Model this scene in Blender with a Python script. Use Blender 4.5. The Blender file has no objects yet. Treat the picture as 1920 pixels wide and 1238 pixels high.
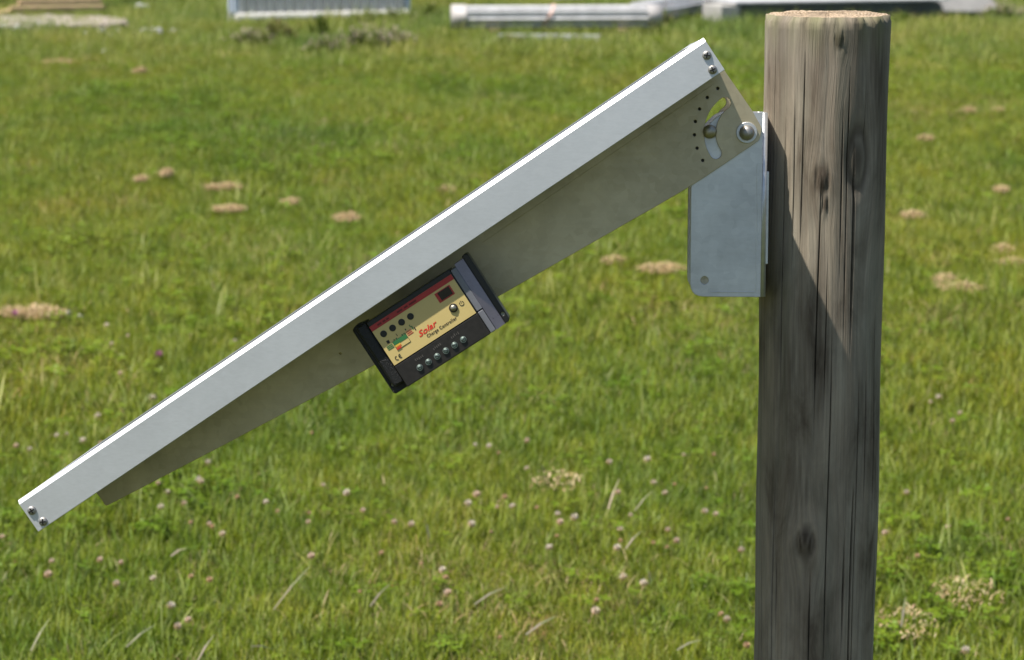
import bpy, bmesh, math, random
import numpy as np
from mathutils import Vector, Matrix

random.seed(7)
rng = np.random.default_rng(11)
R = math.radians
sc = bpy.context.scene
COL = sc.collection

# ------------------------------------------------------------------ camera
CAM_H, PITCH, F_PX = 1.40, R(10.5), 4630.0          # eye height (m), tilt below level, focal length in photo pixels
cam_d = bpy.data.cameras.new('camera')
cam = bpy.data.objects.new('camera', cam_d); COL.objects.link(cam)
cam.location = (0, 0, CAM_H)
cam.rotation_euler = (math.pi/2 - PITCH, 0, 0)
cam_d.sensor_width = 36.0
cam_d.lens = F_PX/1920*36
cam_d.clip_start = 0.05; cam_d.clip_end = 1500
cam_d.dof.use_dof = True
cam_d.dof.focus_distance = 2.34
cam_d.dof.aperture_fstop = 13.5
sc.camera = cam

# ------------------------------------------------------------------ light
SUN_TO = Vector((-0.42, -0.175, 0.90)).normalized()  # direction towards the sun
el = math.asin(SUN_TO.z); az = math.atan2(SUN_TO.x, SUN_TO.y)
world = bpy.data.worlds.new('World'); sc.world = world; world.use_nodes = True
wn = world.node_tree
sky = wn.nodes.new('ShaderNodeTexSky'); sky.sky_type = 'NISHITA'; sky.sun_disc = False
sky.sun_elevation = el; sky.sun_rotation = az % (2*math.pi); sky.air_density = 1.0; sky.dust_density = 1.2
wn.links.new(sky.outputs[0], wn.nodes['Background'].inputs[0])
wn.nodes['Background'].inputs[1].default_value = 0.075
sun_d = bpy.data.lights.new('sun', 'SUN'); sun_d.energy = 4.8; sun_d.angle = R(0.53); sun_d.color = (1.0, 0.935, 0.83)
sun = bpy.data.objects.new('sun', sun_d); COL.objects.link(sun)
sun.rotation_euler = (-SUN_TO).to_track_quat('-Z', 'Y').to_euler()
sun.location = SUN_TO*30
sc.view_settings.view_transform = 'Standard'; sc.view_settings.look = 'None'
sc.view_settings.gamma = 1.0; sc.view_settings.use_curve_mapping = False
sc.view_settings.exposure = 0.66
sc.cycles.use_denoising = True
sc.cycles.max_bounces = 6; sc.cycles.diffuse_bounces = 3

# ------------------------------------------------------------------ helpers
CAMV = Vector((0, 0, CAM_H))
_c, _s = math.cos(PITCH), math.sin(PITCH)
def ray(px, py):
    x = (px-960)/F_PX; y = (619-py)/F_PX
    return Vector((x, _c + y*_s, -_s + y*_c))
def gp(px, py, z=0.0):
    r = ray(px, py); return CAMV + r*((z-CAM_H)/r.z)

def tag(o, label=None, cat=None, group=None, kind=None):
    if label: o['label'] = label
    if cat: o['category'] = cat
    if group: o['group'] = group
    if kind: o['kind'] = kind
    return o
def empty(name, loc, label=None, cat=None, group=None):
    o = bpy.data.objects.new(name, None); COL.objects.link(o); o.location = loc; o.empty_display_size = .05
    return tag(o, label, cat, group)
def base_of(o):
    while o.parent: o = o.parent
    return Vector(o.location)
def link(name, me, mats=None, parent=None, smooth=False, world=True):
    """link mesh data; vertices given in world space are moved into the thing's own space"""
    if mats is not None:
        me.materials.clear()
        for m in (mats if isinstance(mats, (list, tuple)) else [mats]): me.materials.append(m)
    o = bpy.data.objects.new(name, me); COL.objects.link(o)
    if parent:
        if world: me.transform(Matrix.Translation(-base_of(parent)))
        o.parent = parent
    if smooth:
        for p in me.polygons: p.use_smooth = True
    return o
def from_bm(bm, name='mesh'):
    me = bpy.data.meshes.new(name); bm.normal_update(); bm.to_mesh(me); bm.free(); return me
def rebase(o, loc):
    """give a single-mesh thing an origin at its base"""
    o.data.transform(Matrix.Translation(-Vector(loc))); o.location = loc; return o

class Frame:
    """a local frame: origin and three unit axes (a, b, c)"""
    def __init__(s, o, a, b, c): s.o, s.a, s.b, s.c = Vector(o), a, b, c
    def p(s, a, b, c): return s.o + s.a*a + s.b*b + s.c*c
    def mat(s): return Matrix(((s.a.x, s.b.x, s.c.x, s.o.x), (s.a.y, s.b.y, s.c.y, s.o.y), (s.a.z, s.b.z, s.c.z, s.o.z), (0, 0, 0, 1)))
    def at(s, px, py, c):
        """a, b where the sight line of a photo pixel meets the plane at depth c"""
        r = ray(px, py); q = s.o + s.c*c
        h = CAMV + r*((q-CAMV).dot(s.c)/r.dot(s.c)) - s.o
        return h.dot(s.a), h.dot(s.b)

def box_bm(fr, a0, a1, b0, b1, c0, c1, bevel=0.0, seg=2, bm=None):
    own = bm is None
    t = bmesh.new()
    bmesh.ops.create_cube(t, size=1)
    for v in t.verts:
        v.co = Vector(((a0+a1)/2+v.co.x*(a1-a0), (b0+b1)/2+v.co.y*(b1-b0), (c0+c1)/2+v.co.z*(c1-c0)))
    if bevel: bmesh.ops.bevel(t, geom=list(t.edges), offset=bevel, segments=seg, affect='EDGES', profile=.5)
    t.transform(fr.mat())
    bmesh.ops.recalc_face_normals(t, faces=t.faces)
    if own: return t
    me = from_bm(t); bm.from_mesh(me); bpy.data.meshes.remove(me); return bm
def box(name, fr, dims, mat, parent, bevel=.0006):
    return link(name, from_bm(box_bm(fr, *dims, bevel=bevel)), mat, parent)

def poly_mesh(fr, loops, c0, c1, bevel=.0004):
    """flat plate cut from outline loops (first is the outside, the rest are holes), thickness from c0 to c1"""
    cu = bpy.data.curves.new('cut', 'CURVE'); cu.dimensions = '2D'; cu.fill_mode = 'BOTH'
    cu.extrude = abs(c1-c0)/2-bevel; cu.bevel_depth = bevel; cu.bevel_resolution = 1; cu.offset = -bevel
    for lp in loops:
        sp = cu.splines.new('POLY'); sp.points.add(len(lp)-1); sp.use_cyclic_u = True
        for pt, (x, y) in zip(sp.points, lp): pt.co = (x, y, 0, 1)
    o = bpy.data.objects.new('cut', cu)
    me = bpy.data.meshes.new_from_object(o)
    bpy.data.objects.remove(o); bpy.data.curves.remove(cu)
    me.transform(fr.mat() @ Matrix.Translation((0, 0, (c0+c1)/2)))
    return me
def text_mesh(fr, s, size, a, b, c, shear=0, bold=0, rot=0, space=1.0):
    cu = bpy.data.curves.new('lettering', 'FONT'); cu.body = s; cu.size = size; cu.shear = shear; cu.offset = bold
    cu.space_character = space; cu.resolution_u = 3
    o = bpy.data.objects.new('lettering', cu)
    me = bpy.data.meshes.new_from_object(o)
    bpy.data.objects.remove(o); bpy.data.curves.remove(cu)
    # lettering faces -c (the viewer's side of the plane)
    me.transform(fr.mat() @ Matrix.Translation((a, b, c)) @ Matrix.Rotation(rot, 4, 'Z'))
    return me
def circle(a, b, r, n=24): return [(a+r*math.cos(2*math.pi*k/n), b+r*math.sin(2*math.pi*k/n)) for k in range(n)]
def rounded(pts, rad, n=5):
    out = []
    m = len(pts)
    for i in range(m):
        p0, p1, p2 = Vector(pts[i-1]), Vector(pts[i]), Vector(pts[(i+1) % m])
        r = rad[i] if isinstance(rad, (list, tuple)) else rad
        if r <= 0: out.append(tuple(p1)); continue
        u, v = (p0-p1).normalized(), (p2-p1).normalized()
        r = min(r, (p0-p1).length*.45, (p2-p1).length*.45)
        A, B = p1+u*r, p1+v*r
        for k in range(n+1):
            t = k/n; out.append(tuple(A*(1-t)**2 + p1*2*t*(1-t) + B*t*t))
    return out
def lathe_bm(fr, a, b, prof, n=24, bm=None):
    """turn a profile [(radius, c)...] about the c axis at (a, b)"""
    bm = bm or bmesh.new()
    rings = []
    for r, c in prof:
        if r < 1e-6: rings.append([bm.verts.new(fr.p(a, b, c))])
        else: rings.append([bm.verts.new(fr.p(a+r*math.cos(2*math.pi*k/n), b+r*math.sin(2*math.pi*k/n), c)) for k in range(n)])
    for q, w in zip(rings, rings[1:]):
        for k in range(n):
            j = (k+1) % n
            if len(q) == 1 and len(w) == 1: continue
            if len(q) == 1: bm.faces.new((q[0], w[k], w[j]))
            elif len(w) == 1: bm.faces.new((q[k], w[0], q[j]))
            else: bm.faces.new((q[k], w[k], w[j], q[j]))
    bmesh.ops.recalc_face_normals(bm, faces=bm.faces)
    return bm
def tube_between(bm, A, B, r0, r1=None, n=8, cap=True):
    r1 = r0 if r1 is None else r1
    A, B = Vector(A), Vector(B); d = (B-A).normalized()
    u = d.orthogonal().normalized(); v = d.cross(u)
    q = [bm.verts.new(A+(u*math.cos(2*math.pi*k/n)+v*math.sin(2*math.pi*k/n))*r0) for k in range(n)]
    w = [bm.verts.new(B+(u*math.cos(2*math.pi*k/n)+v*math.sin(2*math.pi*k/n))*r1) for k in range(n)]
    for k in range(n): bm.faces.new((q[k], q[(k+1) % n], w[(k+1) % n], w[k]))
    if cap: bm.faces.new(q[::-1]); bm.faces.new(w)
    return bm

# ------------------------------------------------------------------ materials
class NT:
    def __init__(s, name):
        s.m = bpy.data.materials.new(name); s.m.use_nodes = True; s.t = s.m.node_tree
        s.b = s.t.nodes['Principled BSDF']; s.out = s.t.nodes['Material Output']
    def n(s, kind, **kw):
        nd = s.t.nodes.new('ShaderNode'+kind)
        for k, v in kw.items():
            if k.startswith('i_'):
                key = k[2:]; key = int(key) if key.isdigit() else key.replace('_', ' ')
                nd.inputs[key].default_value = v
            else: setattr(nd, k, v)
        return nd
    def l(s, a, b): s.t.links.new(a, b)
    def coord(s, kind='Object', scale=(1, 1, 1), rot=(0, 0, 0)):
        tc = s.n('TexCoord'); mp = s.n('Mapping'); mp.inputs['Scale'].default_value = scale; mp.inputs['Rotation'].default_value = rot
        s.l(tc.outputs[kind], mp.inputs[0]); return mp.outputs[0]
    def noise(s, vec, scale, detail=4, rough=.55, dist=0):
        nd = s.n('TexNoise'); nd.inputs['Scale'].default_value = scale; nd.inputs['Detail'].default_value = detail
        nd.inputs['Roughness'].default_value = rough; nd.inputs['Distortion'].default_value = dist
        if vec is not None: s.l(vec, nd.inputs['Vector'])
        return nd.outputs[0]
    def ramp(s, fac, stops):
        r = s.n('ValToRGB'); e = r.color_ramp.elements
        while len(e) < len(stops): e.new(.5)
        for q, (p, c) in zip(e, stops): q.position = p; q.color = (*c, 1) if len(c) == 3 else c
        s.l(fac, r.inputs[0]); return r.outputs[0]
    def mix(s, fac, a, b, mode='MIX'):
        m = s.n('MixRGB', blend_type=mode)
        for i, v in ((0, fac), (1, a), (2, b)):
            if hasattr(v, 'is_output'): s.l(v, m.inputs[i])
            else: m.inputs[i].default_value = v if i == 0 else ((*v, 1) if len(v) == 3 else v)
        return m.outputs[0]
    def bump(s, h, strength=.3, dist=.001):
        b = s.n('Bump'); b.inputs['Strength'].default_value = strength; b.inputs['Distance'].default_value = dist
        s.l(h, b.inputs['Height']); s.l(b.outputs[0], s.b.inputs['Normal'])
    def set(s, **kw):
        for k, v in kw.items():
            i = s.b.inputs[k.replace('_', ' ')]
            if hasattr(v, 'is_output'): s.l(v, i)
            else: i.default_value = (*v, 1) if isinstance(v, tuple) and len(v) == 3 else v
        return s
def plain(name, col, rough=.5, metal=0., spec=.5, var=.08, scale=60.):
    k = NT(name); v = k.coord()
    f = k.noise(v, scale, 5, .6)
    lo = tuple(c*(1-var) for c in col); hi = tuple(min(1, c*(1+var)) for c in col)
    k.set(Base_Color=k.ramp(f, [(.3, lo), (.7, hi)]), Metallic=metal, Specular_IOR_Level=spec)
    k.set(Roughness=k.ramp(f, [(.3, (rough*.9,)*3), (.7, (min(1, rough*1.1),)*3)]))
    return k.m

def metal_sheet(name, col, rough, metal, axis_rot=(0, 0, 0), stretch=(6, 400, 400), spangle=0.0, bump=.12, blotch=.1, grain=.05):
    k = NT(name)
    v = k.coord('Object', stretch, axis_rot)
    f = k.noise(v, 1.0, 5, .65)
    big = k.noise(k.coord('Object'), 14, 4, .6)
    c0 = tuple(c*(1-blotch) for c in col); c1 = tuple(min(1, c*(1+blotch*.6)) for c in col)
    c = k.ramp(big, [(.35, c0), (.65, c1)])
    if spangle:
        vo = k.n('TexVoronoi'); vo.inputs['Scale'].default_value = 140; k.l(k.coord('Object'), vo.inputs['Vector'])
        bw = k.n('RGBToBW'); k.l(vo.outputs['Color'], bw.inputs[0]); c = k.mix(spangle, c, bw.outputs[0], 'SOFT_LIGHT')
    gr = k.ramp(f, [(.3, (1-grain,)*3), (.7, (1+grain*.6,)*3)])
    c = k.mix(1.0, c, gr, 'MULTIPLY')
    k.set(Base_Color=c, Metallic=metal, Roughness=k.ramp(f, [(.3, (rough*.9,)*3), (.7, (rough*1.12,)*3)]))
    k.bump(f, bump, .0004)
    return k.m

ROT_D = (0, R(34), 0)
M_ANOD = metal_sheet('anodised_aluminium', (.66, .68, .70), .42, .55, ROT_D, (160, 500, 500), bump=.03, blotch=.05)
M_ARM = metal_sheet('aluminium_arm_plate', (.58, .51, .355), .44, .7, ROT_D, (12, 260, 260), spangle=.14, bump=.15, blotch=.16)  # olive bounce light from the grass is mixed into this base colour
M_BRK = metal_sheet('aluminium_bracket_plate', (.68, .695, .715), .40, .7, (0, 0, 0), (60, 60, 300), spangle=.2, bump=.14, blotch=.15)
M_STEEL = plain('stainless_steel', (.38, .37, .35), .52, .95, var=.06, scale=200)
M_DULL = plain('weathered_bolt_steel', (.42, .39, .31), .42, .9, var=.2, scale=250)
M_SLOT_SHADE = plain('painted_slot_shade', (.012, .011, .010), .6, 0, .3)  # near-black colour standing for the shade inside screw slots
M_HOLE = plain('shallow_hole', (.05, .047, .038), .6, .2, .3)
M_BACK = plain('white_backsheet', (.62, .62, .60), .6)
M_CELL = plain('silicon_cell', (.012, .018, .05), .25, .2, .5, .2, 20)
M_BLACK = plain('black_plastic', (.011, .011, .011), .38, 0, .5, .3, 300)
def rough_black():
    k = NT('textured_black_casting'); v = k.coord()
    vo = k.noise(v, 700, 3, .6)
    k.set(Base_Color=(.007, .007, .007), Roughness=.42); k.bump(vo, .9, .0012); return k.m
M_CAST = rough_black()
M_TERM = plain('dark_terminal_plastic', (.020, .018, .016), .5, 0, .4, .25, 250)
M_GREYPL = plain('grey_plastic_strip', (.17, .175, .20), .45, 0, .5, .05, 200)
M_HEAT = metal_sheet('brushed_heat_sink', (.44, .35, .30), .3, .9, (0, R(-56), 0), (8, 400, 400), bump=.1, blotch=.15)
M_LABEL = plain('cream_label', (.64, .50, .20), .5, 0, .35, .02, 80)
M_RED = plain('red_print', (.42, .035, .03), .5)
M_SRED = plain('bright_red_lettering', (.70, .03, .02), .5)
M_INK = plain('black_ink', (.02, .018, .015), .6)
M_GREEN = plain('green_print', (.03, .16, .05), .5)
M_YEL = plain('yellow_print', (.75, .50, .06), .5)
M_ORA = plain('orange_print', (.75, .13, .03), .5)
M_GREYINK = plain('grey_moulded_marks', (.11, .10, .09), .6)
M_LENS = plain('dark_indicator_lens', (.010, .010, .012), .12, 0, .5)
M_LED = plain('smoked_indicator', (.022, .022, .018), .45, 0, .4)
M_ZINC = plain('zinc_plated_screw', (.27, .34, .31), .55, .7, var=.15, scale=300)
M_BRASS = plain('bright_hole_rim', (.42, .42, .30), .5, .2)

def glass_face():
    k = NT('panel_glass')
    k.set(Base_Color=(.02, .025, .045), Roughness=.06, Specular_IOR_Level=.5); return k.m
M_GLASS = glass_face()

# ------------------------------------------------------------------ ground
def ground_mat():
    k = NT('soil_and_thatch'); g = k.n('NewGeometry'); P = g.outputs['Position']
    f = k.noise(P, 9, 6, .7); f2 = k.noise(P, .7, 4, .55)
    c = k.ramp(f, [(.3, (.022, .030, .008)), (.5, (.045, .055, .014)), (.72, (.10, .088, .032))])
    c2 = k.ramp(f2, [(.35, (.8, .95, .7)), (.65, (1.15, 1.05, .9))])
    k.set(Base_Color=k.mix(1, c, c2, 'MULTIPLY'), Roughness=.95, Specular_IOR_Level=.1); k.bump(f, .8, .02)
    return k.m
def make_ground():
    ys = np.concatenate([[-400, -150, -50, -20, -8, 0], np.arange(2, 36, .5), [40, 50, 70, 110, 200, 400, 800]])
    xs = np.concatenate([[-600, -200, -80, -30, -14], np.arange(-9, 9.01, .5), [14, 30, 80, 200, 600]])
    V = [(x, y, 0.012*math.sin(x*1.3+y*.7)*(1 if 2 < y < 36 and abs(x) < 9 else 0)) for y in ys for x in xs]
    n = len(xs)
    Fc = [(j*n+i, j*n+i+1, (j+1)*n+i+1, (j+1)*n+i) for j in range(len(ys)-1) for i in range(n-1)]
    me = bpy.data.meshes.new('ground'); me.from_pydata(V, [], Fc); me.update()
    o = link('ground', me, ground_mat(), smooth=True); tag(o, 'mown lawn soil under the grass', None, None, 'structure')
make_ground()

def leaf_mat(name, world_tint=True, transl=.35, rough=.45):
    k = NT(name)
    at = k.n('Attribute'); at.attribute_name = 'tint'
    c = at.outputs['Color']
    if world_tint:
        g = k.n('NewGeometry'); P = g.outputs['Position']
        mp = k.n('Mapping'); mp.inputs['Scale'].default_value = (.55, .22, 1); k.l(P, mp.inputs[0])
        f1 = k.noise(mp.outputs[0], 1.6, 4, .6)
        tint = k.ramp(f1, [(.32, (.58, .74, .70)), (.46, (.90, .97, .95)), (.60, (1.06, 1.01, .98)), (.74, (1.30, 1.10, 1.30))])
        c = k.mix(1, c, tint, 'MULTIPLY')
        f2 = k.noise(P, 5.5, 3, .6)
        t2 = k.ramp(f2, [(.34, (.80, .88, .78)), (.5, (1, 1, 1)), (.68, (1.18, 1.07, 1.05))])
        c = k.mix(1, c, t2, 'MULTIPLY')
    k.set(Base_Color=c, Roughness=rough, Specular_IOR_Level=.2)
    tr = k.n('BsdfTranslucent'); k.l(c, tr.inputs[0])
    mx = k.n('MixShader'); mx.inputs[0].default_value = transl
    k.l(k.b.outputs[0], mx.inputs[1]); k.l(tr.outputs[0], mx.inputs[2]); k.l(mx.outputs[0], k.out.inputs[0])
    return k.m
M_BLADE = leaf_mat('grass_blade')
M_STRAW = leaf_mat('dry_straw', False, .2, .5)
M_WEED = leaf_mat('weed_leaf', False, .3, .5)

class Soup:
    """collects small faces with a colour each"""
    def __init__(s): s.v, s.f, s.c = [], [], []
    def face(s, pts, col):
        i = len(s.v); s.v += [tuple(p) for p in pts]; s.f.append(tuple(range(i, i+len(pts)))); s.c += [col]*len(pts)
    def blade(s, base, azim, length, lean, width, col, segs=3, twist=0., droop=1.0, tipcol=None):
        d = Vector((math.cos(azim), math.sin(azim), 0)); side = Vector((-math.sin(azim+twist), math.cos(azim+twist), 0))
        p = Vector(base); ang = lean*.35; i0 = len(s.v)
        for k in range(segs):
            w = width*(1-(k/segs)**1.6*.8)*.5
            t = k/segs; cc = col if tipcol is None else tuple(a*(1-t)+b*t for a, b in zip(col, tipcol))
            s.v += [tuple(p-side*w), tuple(p+side*w)]; s.c += [cc, cc]
            st = length/segs
            p = p + (d*math.sin(ang) + Vector((0, 0, math.cos(ang))))*st
            ang += lean*droop/segs
        s.v.append(tuple(p)); s.c.append(tipcol or col)
        for k in range(segs-1):
            j = i0+2*k; s.f.append((j, j+1, j+3, j+2))
        j = i0+2*(segs-1); s.f.append((j, j+1, j+2))
    def mesh(s, name, mat):
        me = bpy.data.meshes.new(name); me.from_pydata(s.v, [], s.f)
        a = me.color_attributes.new('tint', 'FLOAT_COLOR', 'POINT')
        a.data.foreach_set('color', np.array([(*c, 1) for c in s.c], dtype=np.float32).ravel())
        me.materials.append(mat); me.update(); return me

GREENS = [(.192, .245, .017), (.222, .272, .022), (.160, .216, .014), (.270, .312, .038), (.245, .275, .030), (.118, .172, .012)]
PALES = [(.35, .39, .12), (.40, .40, .16), (.30, .36, .09)]
DRYS = [(.38, .29, .15), (.44, .34, .19), (.33, .24, .11), (.30, .20, .09)]
def jit(c, a=.18): 
    k = 1+random.uniform(-a, a); return tuple(x*k*(1+random.uniform(-.06, .06)) for x in c)
def tuft(kind):
    s = Soup()
    if kind == 'grass':
        for _ in range(18):
            r = .038*math.sqrt(random.random()); t = random.uniform(0, 6.28)
            q = random.random()
            col = jit(random.choice(GREENS if q < .70 else PALES if q < .94 else DRYS))
            s.blade((r*math.cos(t), r*math.sin(t), 0), random.uniform(0, 6.28), random.uniform(.034, .075), random.uniform(.15, 1.5),
                    random.uniform(.0022, .0040), col, 3, random.uniform(-.5, .5))
    elif kind == 'short':
        for _ in range(20):
            r = .045*math.sqrt(random.random()); t = random.uniform(0, 6.28)
            col = jit(random.choice(GREENS if random.random() < .82 else PALES))
            s.blade((r*math.cos(t), r*math.sin(t), 0), random.uniform(0, 6.28), random.uniform(.02, .050), random.uniform(.4, 2.0),
                    random.uniform(.0022, .0042), col, 3, random.uniform(-.7, .7))
    elif kind == 'clover':
        for _ in range(12):
            r = .045*math.sqrt(random.random()); t = random.uniform(0, 6.28); h = random.uniform(.018, .055)
            c = Vector((r*math.cos(t), r*math.sin(t), h)); col = jit((.160, .228, .016)); t0 = random.uniform(0, 6.28)
            nrm = Vector((random.uniform(-.5, .5), random.uniform(-.5, .5), 1)).normalized()
            u = nrm.orthogonal().normalized(); v = nrm.cross(u); rad = random.uniform(.006, .010)
            for k in range(3):
                a = t0+k*2.094; e = u*math.cos(a)+v*math.sin(a); f = u*-math.sin(a)+v*math.cos(a)
                s.face([c, c+e*rad*.7-f*rad*.55, c+e*rad*1.25-f*rad*.35+nrm*rad*.15, c+e*rad*1.25+f*rad*.35+nrm*rad*.15, c+e*rad*.7+f*rad*.55], col)
            s.blade((c.x, c.y, 0), t, h, .05, .0015, jit((.12, .17, .05)), 1)
    elif kind == 'dry':
        for _ in range(11):
            r = .05*math.sqrt(random.random()); t = random.uniform(0, 6.28)
            s.blade((r*math.cos(t), r*math.sin(t), .005), random.uniform(0, 6.28), random.uniform(.03, .08), random.uniform(1.0, 2.6),
                    random.uniform(.002, .004), jit(random.choice(DRYS+PALES)), 3, random.uniform(-.5, .5))
    elif kind == 'tall':
        for _ in range(13):
            r = .04*math.sqrt(random.random()); t = random.uniform(0, 6.28)
            col = jit(random.choice(GREENS+PALES))
            s.blade((r*math.cos(t), r*math.sin(t), 0), random.uniform(0, 6.28), random.uniform(.07, .15), random.uniform(.3, 1.5),
                    random.uniform(.003, .006), col, 4, random.uniform(-.4, .4), tipcol=jit(random.choice(PALES+GREENS+PALES+DRYS[:1])))
    return s.mesh('tuft_'+kind, M_BLADE)
tufts = bpy.data.collections.new('grass_tufts')
KINDS = ['grass', 'grass', 'grass', 'short', 'short', 'clover', 'clover', 'dry', 'tall', 'tall']
for i, kd in enumerate(KINDS):
    o = bpy.data.objects.new('t%02d_%s' % (i, kd), tuft(kd)); tufts.objects.link(o)

def value_noise(x, y, scale, seed):
    r2 = np.random.default_rng(seed); g = r2.random((256, 256))
    u, v = x*scale+90, y*scale+90
    i, j = np.floor(u).astype(int), np.floor(v).astype(int); fu, fv = u-i, v-j
    fu = fu*fu*(3-2*fu); fv = fv*fv*(3-2*fv); i %= 255; j %= 255
    return (g[i, j]*(1-fu)+g[i+1, j]*fu)*(1-fv)+(g[i, j+1]*(1-fu)+g[i+1, j+1]*fu)*fv

def grass_field():
    zones = [(2.6, 6.0, 2300, 1.0), (6.0, 10, 1300, 1.08), (10, 16, 700, 1.2), (16, 24, 480, 1.15), (24, 36, 330, 1.15)]
    X, Y, S = [], [], []
    for y0, y1, dens, scl in zones:
        wmax = .25*y1+.7; nn = int(dens*2*wmax*(y1-y0))
        x = rng.uniform(-wmax, wmax, nn); y = rng.uniform(y0, y1, nn)
        k = np.abs(x) < .25*y+.7
        X.append(x[k]); Y.append(y[k]); S.append(np.full(k.sum(), scl))
    X, Y, S = map(np.concatenate, (X, Y, S)); n = len(X)
    h = value_noise(X, Y, .9, 3)*.6+value_noise(X, Y, 2.7, 4)*.4
    q = rng.random(n); kind = np.zeros(n, int)
    clov = value_noise(X, Y, 1.3, 5); dry = value_noise(X, Y, 1.7, 8)
    kind[:] = rng.integers(0, 3, n)
    kind[q < .33] = rng.integers(3, 5, (q < .33).sum())
    m = (rng.random(n) < np.clip((clov-.55)*.4, .015, .09)); kind[m] = rng.integers(5, 7, m.sum())
    m = (rng.random(n) < np.clip((dry-.6)*.6, .015, .22)); kind[m] = 7
    tallp = np.where(Y > 17, np.clip((Y-17)/14, 0, .3)*(.3+value_noise(X, Y, .8, 9)), .004)
    m = rng.random(n) < tallp; kind[m] = rng.integers(8, 10, m.sum())
    me = bpy.data.meshes.new('grass'); me.vertices.add(n)
    z = 0.012*np.sin(X*1.3+Y*.7)*((np.abs(X) < 9))
    me.vertices.foreach_set('co', np.stack([X, Y, z-.002], 1).astype(np.float32).ravel())
    a = me.attributes.new('kind', 'INT', 'POINT'); a.data.foreach_set('value', kind.astype(np.int32))
    rot = np.stack([rng.uniform(-.12, .12, n), rng.uniform(-.12, .12, n), rng.uniform(0, 6.283, n)], 1)
    a = me.attributes.new('rot', 'FLOAT_VECTOR', 'POINT'); a.data.foreach_set('vector', rot.astype(np.float32).ravel())
    s = S*(.65+.7*h)*rng.uniform(.8, 1.25, n)
    a = me.attributes.new('scl', 'FLOAT', 'POINT'); a.data.foreach_set('value', s.astype(np.float32))
    ob = link('grass', me); tag(ob, 'mown green grass with clover covering the field', 'grass', None, 'stuff')
    ng = bpy.data.node_groups.new('scatter_grass', 'GeometryNodeTree')
    ng.interface.new_socket('Geometry', in_out='INPUT', socket_type='NodeSocketGeometry')
    ng.interface.new_socket('Geometry', in_out='OUTPUT', socket_type='NodeSocketGeometry')
    N = ng.nodes.new
    gi, go = N('NodeGroupInput'), N('NodeGroupOutput')
    ip = N('GeometryNodeInstanceOnPoints'); ci = N('GeometryNodeCollectionInfo')
    ci.inputs['Collection'].default_value = tufts; ci.inputs['Separate Children'].default_value = True; ci.inputs['Reset Children'].default_value = True
    def attr(nm, ty):
        q = N('GeometryNodeInputNamedAttribute'); q.data_type = ty; q.inputs['Name'].default_value = nm; return q.outputs['Attribute']
    ng.links.new(gi.outputs[0], ip.inputs['Points']); ng.links.new(ci.outputs[0], ip.inputs['Instance'])
    ip.inputs['Pick Instance'].default_value = True
    ng.links.new(attr('kind', 'INT'), ip.inputs['Instance Index'])
    ng.links.new(attr('rot', 'FLOAT_VECTOR'), ip.inputs['Rotation'])
    ng.links.new(attr('scl', 'FLOAT'), ip.inputs['Scale'])
    ng.links.new(ip.outputs[0], go.inputs[0])
    md = ob.modifiers.new('scatter', 'NODES'); md.node_group = ng
    me.materials.append(M_BLADE)
grass_field()

# ------------------------------------------------------------------ wooden post
POST_X, POST_Y, POST_R, POST_TOP = 0.313, 2.46, 0.0622, 1.262
def wood_mat():
    k = NT('weathered_post_wood')
    tc = k.n('TexCoord'); O = tc.outputs['Object']
    at = k.n('Attribute'); at.attribute_name = 'mark'       # r knots, g darker along cracks, b algae
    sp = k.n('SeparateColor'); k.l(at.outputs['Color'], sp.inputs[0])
    cyl = k.n('Attribute'); cyl.attribute_name = 'unroll'
    def mp(sx, sz):
        m = k.n('Mapping'); m.inputs['Scale'].default_value = (sx, sz, 1); k.l(cyl.outputs['Vector'], m.inputs[0]); return m.outputs[0]
    fine = k.noise(mp(420, 6), 1, 6, .65, .3)
    mid = k.noise(mp(45, 3.0), 1, 5, .6, .6)
    blot = k.noise(mp(26, 9), 1, 5, .6, .4)
    c = k.ramp(mid, [(.22, (.180, .148, .115)), (.42, (.255, .217, .172)), (.62, (.310, .276, .225)), (.80, (.44, .40, .335))])
    c = k.mix(1, c, k.ramp(fine, [(.22, (.66, .66, .66)), (.5, (1, 1, 1)), (.78, (1.2, 1.19, 1.17))]), 'MULTIPLY')
    c = k.mix(1, c, k.ramp(blot, [(.30, (.40, .36, .33)), (.43, (.80, .77, .74)), (.54, (1.02, 1.0, .98)), (.70, (1.34, 1.30, 1.24))]), 'MULTIPLY')
    grn = k.noise(mp(24, 2.4), 1, 4, .6)
    c = k.mix(k.ramp(grn, [(.48, (0, 0, 0)), (.7, (.5, .5, .5))]), c, (.185, .190, .145))
    c = k.mix(sp.outputs[0], c, (.050, .036, .026))
    c = k.mix(sp.outputs[2], c, (.16, .165, .075))
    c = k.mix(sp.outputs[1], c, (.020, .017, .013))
    k.set(Base_Color=c, Roughness=.82, Specular_IOR_Level=.25)
    ad = k.n('Math', operation='ADD'); k.l(fine, ad.inputs[0]); k.l(mid, ad.inputs[1])
    k.bump(fine, .7, .0018)
    return k.m
def end_grain_mat():
    k = NT('post_end_grain'); v = k.coord('Object')
    w = k.n('TexWave', wave_type='RINGS', rings_direction='Z'); w.inputs['Scale'].default_value = 90; w.inputs['Distortion'].default_value = 3
    w.inputs['Detail'].default_value = 3; k.l(v, w.inputs[0])
    f = k.noise(v, 120, 5, .7)
    c = k.mix(1, k.ramp(w.outputs[1], [(.2, (.38, .29, .20)), (.8, (.56, .46, .35))]), k.ramp(f, [(.3, (.6, .6, .6)), (.7, (1.15, 1.1, 1.05))]), 'MULTIPLY')
    k.set(Base_Color=c, Roughness=.9); k.bump(f, .8, .004); return k.m
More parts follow.
